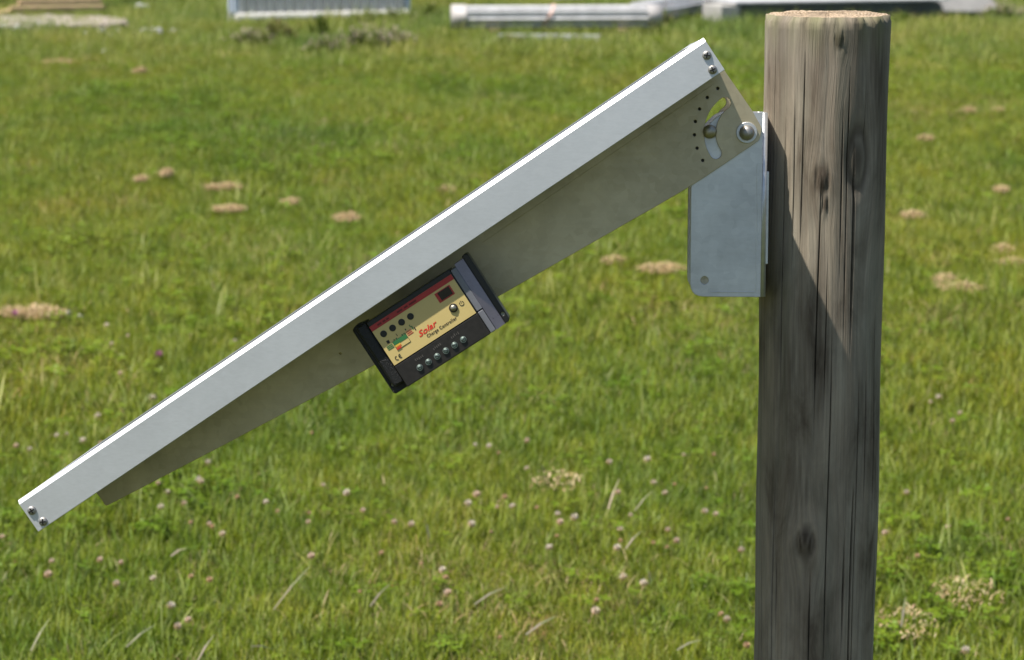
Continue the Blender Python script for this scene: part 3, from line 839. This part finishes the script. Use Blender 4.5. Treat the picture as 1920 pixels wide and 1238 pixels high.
FPOS = [(302, 952), (297, 905), (313, 923), (345, 945), (445, 933), (499, 942), (520, 959), (357, 980), (392, 983), (417, 1002), (578, 980), (580, 963), (605, 910), (4, 1008), (97, 1052), (187, 1050), (227, 1055), (287, 1085), (218, 1095), (358, 1082), (393, 1087), (90, 1077), (333, 1175), (353, 1163), (377, 903), (320, 1137),
        (890, 835), (917, 837), (935, 850), (988, 827), (988, 879), (894, 927), (877, 944), (932, 952), (946, 932), (961, 950), (1007, 953), (884, 983), (771, 983), (739, 979), (715, 1037), (790, 1058), (830, 1069), (835, 1083), (675, 1110), (840, 1112), (823, 1133), (938, 1196), (1046, 965), (1050, 979), (1076, 971), (920, 998), (1044, 1006), (1163, 994), (1163, 1015), (1157, 1027), (1225, 1019), (1251, 1027), (1252, 994), (1268, 1014), (1169, 1083), (1207, 1094), (1265, 909), (1225, 906), (1247, 925), (1282, 854), (1338, 853), (1325, 916), (1321, 960), (1342, 965), (1390, 1033), (1214, 862), (1159, 923), (1182, 967), (1400, 1210), (1363, 1162), (1352, 1152), (1117, 1146), (1030, 1027), (650, 924), (680, 958), (1142, 867),
        (107, 817), (125, 815), (30, 836), (56, 843), (155, 827), (183, 781), (189, 833), (285, 746), (390, 868), (296, 906), (317, 887), (373, 900), (1745, 755), (1760, 745), (1800, 775), (1785, 790), (1778, 988), (1700, 925), (1890, 975), (1660, 1000), (1810, 1220), (240, 630), (440, 640), (225, 700), (200, 610)]
for k in range(8):
    FPOS.append((random.uniform(20, 1900), 640+random.random()**.7*590))
for k, (px, py) in enumerate(FPOS):
    z = random.uniform(.058, .078)
    p = gp(px, py, z)
    vi = random.randrange(4); o = bpy.data.objects.new('clover_flower', FL[vi]); COL.objects.link(o)
    o.location = p; o.rotation_euler = (random.uniform(-.4, .4), random.uniform(-.4, .4), random.uniform(0, 6.28)); o.scale = (random.uniform(.62, .95),)*3
    tag(o, ('cream clover flower head with brown lower petals in the grass', 'pale pink clover flower head standing in the grass', 'small faded brownish clover flower head in the grass', 'large whitish clover flower head standing in the grass')[vi],
        'flower', ('cream clover flowers', 'pink clover flowers', 'faded brownish clover flowers', 'whitish clover flowers')[vi]+' scattered in the grass')
for px, py, lb in ((297, 665, 'bright purple clover flower in the grass left of the panel'), (27, 588, 'purple clover flower beside the dry patch at the left edge')):
    o = bpy.data.objects.new('clover_flower', FPUR); COL.objects.link(o); o.location = gp(px, py, .07); o.rotation_euler = (.5, .2, 1)
    tag(o, lb, 'flower')

# ------------------------------------------------------------------ straw stalks lying in the grass
STRAW = [((513, 1143), (580, 1063)), ((237, 1213), (290, 1172)), ((58, 1220), (93, 1160)), ((320, 1043), (350, 1028)), ((470, 1212), (513, 1218)), ((1017, 871), (1027, 944)), ((800, 983), (810, 1050)),
         ((986, 1190), (1042, 1156)), ((1269, 1219), (1315, 1200)), ((1173, 1029), (1202, 996)), ((1190, 958), (1223, 921)), ((890, 1133), (946, 1102)), ((694, 1137), (730, 1096)), ((1140, 954), (1161, 898)), ((370, 1240), (402, 1190)), ((1217, 1071), (1219, 1100)), ((1690, 1175), (1698, 1120))]
STRAW_WHERE = ['lying aslant in the lower lawn below the panel middle', 'lying near the bottom edge below the low end of the panel', 'nearest the lower left corner', 'short and thick, below the low end of the panel', 'lying level at the bottom edge, left of the middle',
    'standing upright in the loose tan patch', 'standing upright below the charge controller', 'lying aslant near the bottom edge in the middle of the lawn', 'lying nearest the foot of the post at the bottom edge', 'bent, among the flowers left of the post', 'leaning right, highest of the stalks left of the post',
    'thin and greenish, below the middle of the lawn', 'lying aslant at the lower left of the charge controller', 'steep, just right of the loose tan patch', 'touching the bottom edge in the left half', 'short, upright and yellowish, left of the post', 'standing in the brown patch right of the post']
for (p0, p1), where in zip(STRAW, STRAW_WHERE):
    z0 = random.uniform(.055, .065); A = gp(*p0, z0)
    # the other end lies a little further off, so the stalk rises out of the sward
    r = ray(*p1); B = CAMV + r*((A.y+random.uniform(-.01, .06))/r.y)
    s = Soup(); mid = (A+B)/2+Vector((0, 0, .004)); side = (B-A).cross(Vector((0, -1, .2))).normalized()*random.uniform(.0015, .0025)
    c0 = jit((.42, .43, .24), .15); c1 = jit((.58, .52, .38), .12)
    dn = Vector((0, .002, -.001))
    s.face([A-side*.6, A+side*.6, mid+side, mid-side], c1); s.face([mid-side, mid+side, B+side*.3, B-side*.3], c0)
    s.face([A+side*.6, A+dn, mid+dn, mid+side], c1); s.face([mid+side, mid+dn, B+dn, B+side*.3], c0)
    o = link('straw_stalk', s.mesh('straw_stalk', M_STRAW)); rebase(o, A)
    tag(o, 'pale straw stalk '+where, 'straw', 'straw stalks lying in the grass')

# ------------------------------------------------------------------ heaps of dry cut grass
CLUMPS = [(1240, 503, 95, 20, 'long pale heap of dry cut grass left of the post bracket'), (1150, 490, 42, 14, 'small tan wisp of dry grass just below the tilt arm'),
          (650, 407, 50, 18, 'tan tuft of dry grass just above the middle of the panel'), (420, 350, 72, 16, 'tan bar of dry grass in the upper left lawn'), (62, 583, 125, 26, 'wide brown dry grass patch at the left edge beside white scraps'),
          (1800, 540, 95, 20, 'largest tan grass heap right of the post'), (1772, 523, 42, 22, 'knobby tan heap on top of the large grass heap'), (1880, 466, 40, 24, 'round tan clump near the right edge'), (1902, 494, 70, 15, 'flat tan heap touching the right edge'),
          (1735, 259, 30, 12, 'little tan clump right of the post near its top'), (1812, 206, 36, 14, 'left of two little tan clumps high in the right lawn'), (1872, 206, 26, 12, 'right of two little tan clumps high in the right lawn'), (1705, 1152, 115, 32, 'broad brown dry patch at the lower right of the post'),
          (1815, 1098, 130, 26, 'loose straw patch near the lower right corner'), (312, 322, 26, 20, 'upright tan wisp in the upper left lawn'), (265, 336, 22, 14, 'small tan clump left of the upright wisp'), (262, 130, 28, 16, 'orange tan clump high in the left lawn'), (1712, 406, 42, 10, 'thin tan streak right of the post bracket'),
          (1878, 357, 26, 11, 'small tan spot above the round clump at right'), (545, 380, 30, 12, 'slanting tan wisp left of the panel middle'), (430, 394, 62, 9, 'thin tan streak under the tan bar'), (838, 356, 32, 14, 'faint tan clump above the panel middle'), (1045, 884, 95, 34, 'loose tan dry patch in the lower middle lawn'), (110, 115, 60, 10, 'faint tan streak at the upper left')]
for px, py, wpx, hpx, lb in CLUMPS:
    c = gp(px, py+hpx*.5, .03); dist = (c-CAMV).length; W = wpx*dist/F_PX; H = max(.015, hpx*dist/F_PX*.55)
    loose = py > 850
    s = Soup(); Dp = max(W*.5, .08)*(2.2 if loose else 1); H *= .45 if loose else 1
    nb = int(min(900, max(220, W*2600))*(.32 if loose else 1))
    for _ in range(nb):
        a = random.uniform(0, 6.28); q = math.sqrt(random.random()); x = W*.5*q*math.cos(a); y = Dp*.6*q*math.sin(a)
        top = (1-q*q)*(.75+.25*math.sin(x*60+y*40))*H
        z = .025+top*random.uniform(.55, 1.05)
        s.blade((x, y, z), random.uniform(0, 6.28), random.uniform(.012, .028) if loose else random.uniform(.02, .045), random.uniform(1.8, 3.0), random.uniform(.002, .0045), jit(random.choice([(.56, .43, .25), (.50, .37, .20), (.62, .50, .31), (.44, .31, .17)])), 3)
    m = 18                                   # matted core under the loose blades
    ring = [[(W*.47*f*math.cos(2*math.pi*k/m), Dp*.57*f*math.sin(2*math.pi*k/m), .02+H*.72*(1-f*f)) for k in range(m)] for f in (1, .7, .35)]
    for ra, rb in zip(ring, ring[1:]) if not loose else ():
        for k in range(m): s.face([ra[k], ra[(k+1) % m], rb[(k+1) % m], rb[k]], jit((.44, .32, .18), .2))
    if not loose: s.face(ring[-1], (.44, .32, .18))
    o = link('dry_grass_heap', s.mesh('dry_grass_heap', M_STRAW)); o.location = (c.x, c.y, .004 if loose else .018)
    tag(o, lb, 'dry grass', 'heaps of dry cut grass on the lawn')

# ------------------------------------------------------------------ stones and scraps
M_STONE = plain('pale_stone', (.46, .46, .47), .85, 0, .2, .25, 30)
M_SCRAP = plain('white_scrap', (.72, .70, .70), .7, 0, .3, .08, 60)
def rock(name, px, py, wpx, hpx, mat, label, cat, group=None, z=.03):
    c = gp(px, py+hpx*.5, z*.6); dist = (c-CAMV).length; W = wpx*dist/F_PX; H = hpx*dist/F_PX
    bm = bmesh.new(); bmesh.ops.create_icosphere(bm, subdivisions=3, radius=.5)
    ph = [random.uniform(0, 6) for _ in range(6)]
    for v in bm.verts:
        k = 1+.16*math.sin(v.co.x*9+ph[0])+.13*math.sin(v.co.y*11+ph[1])+.12*math.sin(v.co.z*10+ph[2])+.05*math.sin(v.co.x*23+v.co.y*19+ph[3])
        v.co = Vector((v.co.x*k*W, v.co.y*k*W*.8, (v.co.z*k+.42)*H*1.1))
        v.co.z = max(v.co.z, -.01)
    o = link(name, from_bm(bm), mat); o.location = (c.x, c.y, z*.5); tag(o, label, cat, group)
rock('white_scrap', 126, 588, 22, 13, M_SCRAP, 'left of two crumpled white scraps beside the brown dry patch', 'scrap')
rock('white_scrap', 148, 592, 16, 10, M_SCRAP, 'right of two crumpled white scraps beside the brown dry patch', 'scrap')
STONE_WHERE = ['first from the left below the gravel strip', 'second from the left below the gravel strip', 'third from the left below the gravel strip', 'fourth from the left below the gravel strip', 'fifth from the left below the gravel strip', 'left one of three past the right end of the gravel strip',
    'lowest of three past the right end of the gravel strip', 'right one of three past the right end of the gravel strip', 'left one of three between gravel strip and rack', 'middle one of three between gravel strip and rack', 'right one of three between gravel strip and rack', 'alone behind the lawn right of the timber boards', 'alone on the lawn below the gravel strip', 'small one just under the right end of the gravel strip']
for k, (px, py, w, h) in enumerate([(8, 52, 24, 14), (34, 54, 22, 12), (58, 52, 20, 12), (74, 47, 18, 12), (98, 47, 22, 10), (192, 57, 16, 10), (205, 66, 12, 9), (218, 57, 14, 9), (272, 57, 18, 10), (294, 57, 20, 10), (325, 57, 16, 7), (265, 12, 22, 12), (196, 96, 10, 8), (160, 62, 12, 8)]):
    rock('stone', px, py, w, h, M_STONE, 'pale grey stone, '+STONE_WHERE[k], 'stone', 'pale stones at the far edge of the lawn', .04)

# ------------------------------------------------------------------ pale gravel strip at the far left
def gravel():
    k = NT('pale_gravel'); g = k.n('NewGeometry'); f = k.noise(g.outputs['Position'], 14, 5, .7)
    k.set(Base_Color=k.ramp(f, [(.3, (.24, .20, .17)), (.7, (.42, .37, .32))]), Roughness=.95); k.bump(f, .6, .02)
    pts = [(-160, 50), (0, 50), (110, 50), (190, 48), (235, 42), (240, 36), (190, 30), (100, 28), (0, 28), (-160, 30)]
    P = []
    for i, (x, y) in enumerate(pts):
        x2, y2 = pts[(i+1) % len(pts)]
        for t in np.linspace(0, 1, 9)[:-1]: P.append(gp(x+(x2-x)*t+random.uniform(-7, 7), y+(y2-y)*t+random.uniform(-2.2, 2.2), .075))
    bm = bmesh.new(); t = [bm.verts.new(p) for p in P]; b = [bm.verts.new((p.x, p.y, -.02)) for p in P]
    bm.faces.new(t); n = len(P)
    for q in range(n): bm.faces.new((t[q], b[q], b[(q+1) % n], t[(q+1) % n]))
    bmesh.ops.recalc_face_normals(bm, faces=bm.faces)
    bmesh.ops.triangulate(bm, faces=bm.faces)
    tag(link('gravel_path', from_bm(bm), k.m), 'pale gravel strip behind the lawn', None, None, 'structure')
gravel()

# ------------------------------------------------------------------ materials of the yard behind
M_TIMBER = plain('sawn_timber', (.52, .37, .23), .8, 0, .2, .2, 10)
M_GALV = plain('galvanised_tube', (.60, .60, .61), .5, .25, .4, .15, 8)
M_GALVD = plain('dull_grey_metal', (.30, .32, .35), .5, .4, .4, .2, 8)
M_PLAST = plain('white_wrapping', (.46, .44, .43), .5, 0, .4, .06, 20)
M_STRAP = plain('pinkish_strap', (.62, .42, .36), .6)
M_DARKSH = plain('dark_blue_sheet', (.075, .09, .105), .35, 0, .5, .3, 6)
M_CONC = plain('pale_concrete', (.42, .41, .39), .9, 0, .2, .12, 25)
M_LEAN = plain('weathered_grey_sheet', (.20, .20, .195), .8, 0, .3, .15, 9)
M_WHITE = plain('white_enamel', (.66, .65, .63), .45, 0, .5, .03, 20)
M_BLUEW = plain('pale_blue_post', (.55, .62, .74), .5, 0, .5, .08, 20)
M_RIB = plain('pale_ribbed_sheet', (.80, .77, .72), .6, 0., .4, .12, 12)
def yard_frame(p, yaw): 
    return Frame(p, Vector((math.cos(yaw), math.sin(yaw), 0)), Vector((-math.sin(yaw), math.cos(yaw), 0)), Vector((0, 0, 1)))

def tube_bundle(name, A, B, wid, hei, r, label, wraps=True, z0=.07):
    A, B = Vector(A), Vector(B); L = (B-A).length; yaw = math.atan2(B.y-A.y, B.x-A.x)
    fr = yard_frame(Vector((A.x, A.y, 0)), yaw)
    root = empty(name, ((A+B)/2).to_tuple()[:2]+(0,), label, 'tube bundle')
    bm = bmesh.new(); row = 0; zc = r
    while zc < hei:
        half = wid*.5*math.sqrt(max(.12, 1-((zc-hei*.5)/(hei*.56))**2)); y = -half+(r if row % 2 else 0)
        while y <= half:
            e0, e1 = random.uniform(-.02, .03), random.uniform(-.03, .02)
            tube_between(bm, fr.p(e0, y, z0+zc), fr.p(L+e1, y, z0+zc), r*.96, n=8)
            y += 2*r
        zc += 1.74*r; row += 1
    st = link('tubes', from_bm(bm), M_GALV, root); st['kind'] = 'stuff'
    def band(a0, a1, mat, nm, g=.006, slant=0.0):
        bm = bmesh.new(); n = 28; q = []
        for a in (a0, a1):
            q.append([bm.verts.new(fr.p(a+slant*math.sin(2*math.pi*k/n), (wid*.5+g+r)*math.cos(2*math.pi*k/n), z0+hei*.5+(hei*.5+g+r*.3)*math.sin(2*math.pi*k/n))) for k in range(n)])
        for k in range(n): bm.faces.new((q[0][k], q[0][(k+1) % n], q[1][(k+1) % n], q[1][k]))
        if nm == 'end_wrap': bm.faces.new(q[0] if a0 < L/2 else q[1])
        bmesh.ops.recalc_face_normals(bm, faces=bm.faces)
        link(nm, from_bm(bm), mat, root, True)
    if wraps:
        band(-.05, .07, M_PLAST, 'end_wrap'); band(L-.08, L+.04, M_PLAST, 'end_wrap')
        band(L*.44, L*.44+.03, M_STRAP, 'strap', slant=.06)
    for a in (L*.18, L*.82):
        box('bearer', fr, (a-.04, a+.04, -wid*.5-.03, wid*.5+.03, -.02, z0-.004), M_TIMBER, root, .004)
    return root
A = gp(858, 74, 0); B = gp(1228, 72, 0)
tube_bundle('tube_bundle', A, B, .30, .185, .017, 'bundle of pale grey metal tubes strapped and wrapped at both ends', True, .10)
tube_bundle('tube_bundle', gp(1195, 56, 0), gp(1420, 14, 0), .30, .16, .02, 'second grey tube bundle running away behind the strapped bundle', False, .07)
# profiles lying in front of the bundle
for (x0, y0, x1, y1, lb) in ((935, 82, 1125, 84, 'single flat grey metal profile lying in front of the strapped bundle'), (1040, 10, 1150, 6, 'short pale metal profile lying behind the strapped bundle')):
    p0, p1 = gp(x0, y0), gp(x1, y1); yaw = math.atan2(p1.y-p0.y, p1.x-p0.x); L = (p1-p0).length
    fr = yard_frame(p0, yaw); bm = bmesh.new()
    for (b0, b1, c0, c1) in ((-.05, .05, .075, .08), (-.05, -.045, .03, .0748), (.045, .05, .03, .0748)): box_bm(fr, 0, L, b0, b1, c0, c1, bm=bm)
    o = link('metal_profile', from_bm(bm), M_GALV); rebase(o, (p0.x, p0.y, 0)); tag(o, lb, 'metal profile')

# stack of dark sheets on a pale block, grey sheet leaning on it
def sheet_stack():
    p0 = gp(1350, 52, 0); p1 = gp(1765, 44, 0); yaw = math.atan2(p1.y-p0.y, p1.x-p0.x); L = (p1-p0).length
    fr = yard_frame(p0, yaw)
    root = empty('sheet_stack', (*((p0+p1)/2).to_tuple()[:2], 0), 'stack of dark sheets with pale top behind the wooden post', 'sheet stack')
    for k in range(6):
        e = random.uniform(-.02, .02)
        box('sheet', fr, (.20+e, L+e*2, 0+e, .9+e, .05+k*.026, .05+k*.026+.023), M_DARKSH, root, .002)
    box('top_sheet', fr, (.14, L+.06, -.03, .93, .212, .232), M_GALV, root, .002)
    box('end_block', fr, (0, .19, -.02, .45, -.02, .20), M_CONC, root, .008)
    q0 = gp(1745, 42, 0)
    f2 = yard_frame(q0+Vector((0, .02, 0)), R(8))
    bm = bmesh.new()
    vv = [(0, 0, .085), (.70, 0, .08), (.72, .7, .30), (.16, .7, .30)]
    lo = [bm.verts.new(f2.p(*v)) for v in vv]; hi = [bm.verts.new(f2.p(v[0], v[1], v[2]+.02)) for v in vv]
    for k in range(4): bm.faces.new((lo[k], lo[(k+1) % 4], hi[(k+1) % 4], hi[k]))
    bm.faces.new(lo[::-1]); bm.faces.new(hi); bmesh.ops.recalc_face_normals(bm, faces=bm.faces)
    o = link('leaning_sheet', from_bm(bm), M_LEAN); rebase(o, (q0.x, q0.y, 0)); tag(o, 'pale grey sheet leaning back at the right of the dark stack', 'sheet')
sheet_stack()

def rack():
    p0 = gp(440, 52, 0); p1 = gp(770, 44, 0); yaw = math.atan2(p1.y-p0.y, p1.x-p0.x); L = (p1-p0).length
    fr = yard_frame(p0, yaw)
    root = empty('white_rack', (*((p0+p1)/2).to_tuple()[:2], 0), 'white framed rack with pale ribbed panel at the top of the lawn', 'rack')
    box('base_rail', fr, (0, L, -.05, .06, .03, .13), M_WHITE, root, .04)
    box('base_rail', fr, (0, L, .15, .21, .03, .13), M_WHITE, root, .006)
    for a in (0, L-.05):
        for b in (.002, .152): box('post', fr, (a, a+.05, b, b+.055, .1302, .75), M_BLUEW, root, .004)
    box('top_rail', fr, (0, L, 0, .06, .7502, .80), M_WHITE, root, .006)
    pn = box('panel', fr, (.052, L-.052, .035, .042, .1305, .748), M_RIB, root, 0)
    for k in range(18):
        a = .07+k*(L-.16)/17
        box('rib', fr, (a-.018, a+.018, -.002, .0348, .1305, .748), M_WHITE, pn, .004)
    for a in (.14, L*.5, L-.2): box('foot', fr, (a, a+.08, .005, .055, -.02, .0298), M_WHITE, root, .003)
rack()

for k, (x0, y0, x1, y1, z, lb) in enumerate([(20, 24, 195, 21, .06, 'lowest tan timber board of the pile at far left'), (35, 21, 190, 15, .105, 'middle tan timber board of the pile at far left'), (60, 17, 230, 12, .15, 'topmost tan timber board of the pile at far left'), (-20, 30, 60, 14, .02, 'tan timber board angled against the pile at far left')]):
    p0, p1 = gp(x0, y0+8), gp(x1, y1+8 if k == 3 else y0+5)
    yaw = math.atan2(p1.y-p0.y, p1.x-p0.x); L = (p1-p0).length; fr = yard_frame(p0, yaw)
    o = link('timber_board', from_bm(box_bm(fr, 0, L, -.07, .07, z, z+.042, .003)), M_TIMBER); rebase(o, (p0.x, p0.y, 0)); tag(o, lb, 'board', 'timber boards at the far left')

# ------------------------------------------------------------------ weeds and shrubs at the far edge
def weed(name, px, py, hpx, wpx, cols, flow, label, n=None, cat='weed'):
    c = gp(px, py, 0); dist = (c-CAMV).length; H = hpx*dist/F_PX; W = wpx*dist/F_PX
    root = empty(name, (c.x, c.y, 0), label, cat, 'weeds at the far edge of the lawn')
    s = Soup(); f = Soup(); nst = n or int(max(18, W*110))
    for _ in range(nst):
        x = random.uniform(-W*.55, W*.55); y = random.gauss(0, W*.18); hh = H*random.uniform(.55, 1.05)*math.exp(-(x/(W*.7))**2)
        az_ = random.uniform(0, 6.28); s.blade((x, y, 0), az_, hh, random.uniform(.1, .5), .005, jit(random.choice(cols)), 3)
        for q in range(13):
            t = random.uniform(.15, .95)
            s.blade((x, y, hh*t), random.uniform(0, 6.28), random.uniform(.04, .09), random.uniform(.8, 2.2), random.uniform(.009, .02), jit(random.choice(cols)), 3, random.uniform(-.8, .8))
        if flow:
            for q in range(6):
                b = Vector((x+random.gauss(0, .045), y+random.gauss(0, .05), hh*random.uniform(.6, 1.25)))
                f.blade(b, random.uniform(0, 6.28), random.uniform(.02, .04), random.uniform(.3, 1.5), random.uniform(.005, .010), jit(random.choice(flow)), 2, random.uniform(-1, 1))
    link('foliage', s.mesh('foliage', M_WEED), None, root, world=False)
    if flow: tag(link('flower_heads', f.mesh('flower_heads', M_WEED), None, root, world=False), kind='stuff')
MAUVE = [(.70, .55, .48), (.74, .60, .52), (.62, .47, .40)]
DG = [(.12, .17, .025), (.14, .19, .032), (.10, .145, .022)]
YG = [(.20, .23, .055), (.16, .20, .04), (.25, .25, .09)]
weed('flowering_weed', 680, 96, 46, 90, DG, MAUVE, 'widest mauve topped weed in front of the white rack')
weed('flowering_weed', 610, 102, 30, 60, DG+YG, MAUVE, 'low mauve topped weed left of the widest one')
weed('flowering_weed', 745, 88, 34, 60, YG+DG, MAUVE, 'mauve topped weed right of the widest one')
weed('leafy_weed', 600, 72, 44, 34, DG, None, 'dark green upright weed below the white rack middle')
weed('flowering_weed', 475, 92, 36, 60, DG+YG, MAUVE, 'mauve weed below the left end of the white rack')
weed('leafy_weed', 520, 80, 40, 50, YG, [(.28, .17, .10)], 'brownish seeded weed below the white rack')
weed('leafy_weed', 690, 56, 40, 70, YG+DG, None, 'green weed growing against the ribbed rack panel')
weed('leafy_weed', 745, 54, 42, 70, YG+DG, None, 'yellow green weed at the right end of the rack')
weed('leafy_weed', 800, 44, 44, 60, YG+DG, None, 'green weed between the rack and the tube bundle')
weed('leafy_weed', 1240, 60, 42, 34, YG+DG, [(.26, .14, .08)], 'brown tipped weed at the right end of the strapped bundle')
weed('leafy_weed', 1335, 34, 34, 26, DG, None, 'dark weed beside the pale end block')
weed('leafy_weed', 1715, 44, 40, 22, YG+DG, None, 'upright weed against the leaning grey sheet')
weed('leafy_weed', 1690, 52, 24, 40, DG, None, 'dark low weed right beside the post top')
weed('flowering_weed', 1880, 42, 34, 70, YG+DG, MAUVE, 'pinkish flowering weed at the far right edge')
weed('flowering_weed', 1835, 34, 20, 40, DG+YG, [(.45, .20, .20), (.40, .26, .24)], 'small pink flowering weed below the leaning sheet')
weed('leafy_weed', 265, 14, 26, 60, DG, None, 'dark bushy weed behind the pale stones at far left')
weed('leafy_weed', 350, 12, 24, 50, DG, None, 'dark weed behind the lawn left of the rack')
weed('leafy_weed', 15, 18, 26, 60, DG, None, 'dark weed at the top left corner')
weed('leafy_weed', 90, 66, 16, 80, DG, None, 'low dark weed in front of the pale stones')
weed('leafy_weed', 20, 72, 16, 60, DG, None, 'low dark weed at the left edge below the stones')
weed('leafy_weed', 950, 92, 24, 70, YG, None, 'pale green tall weed in front of the strapped bundle')
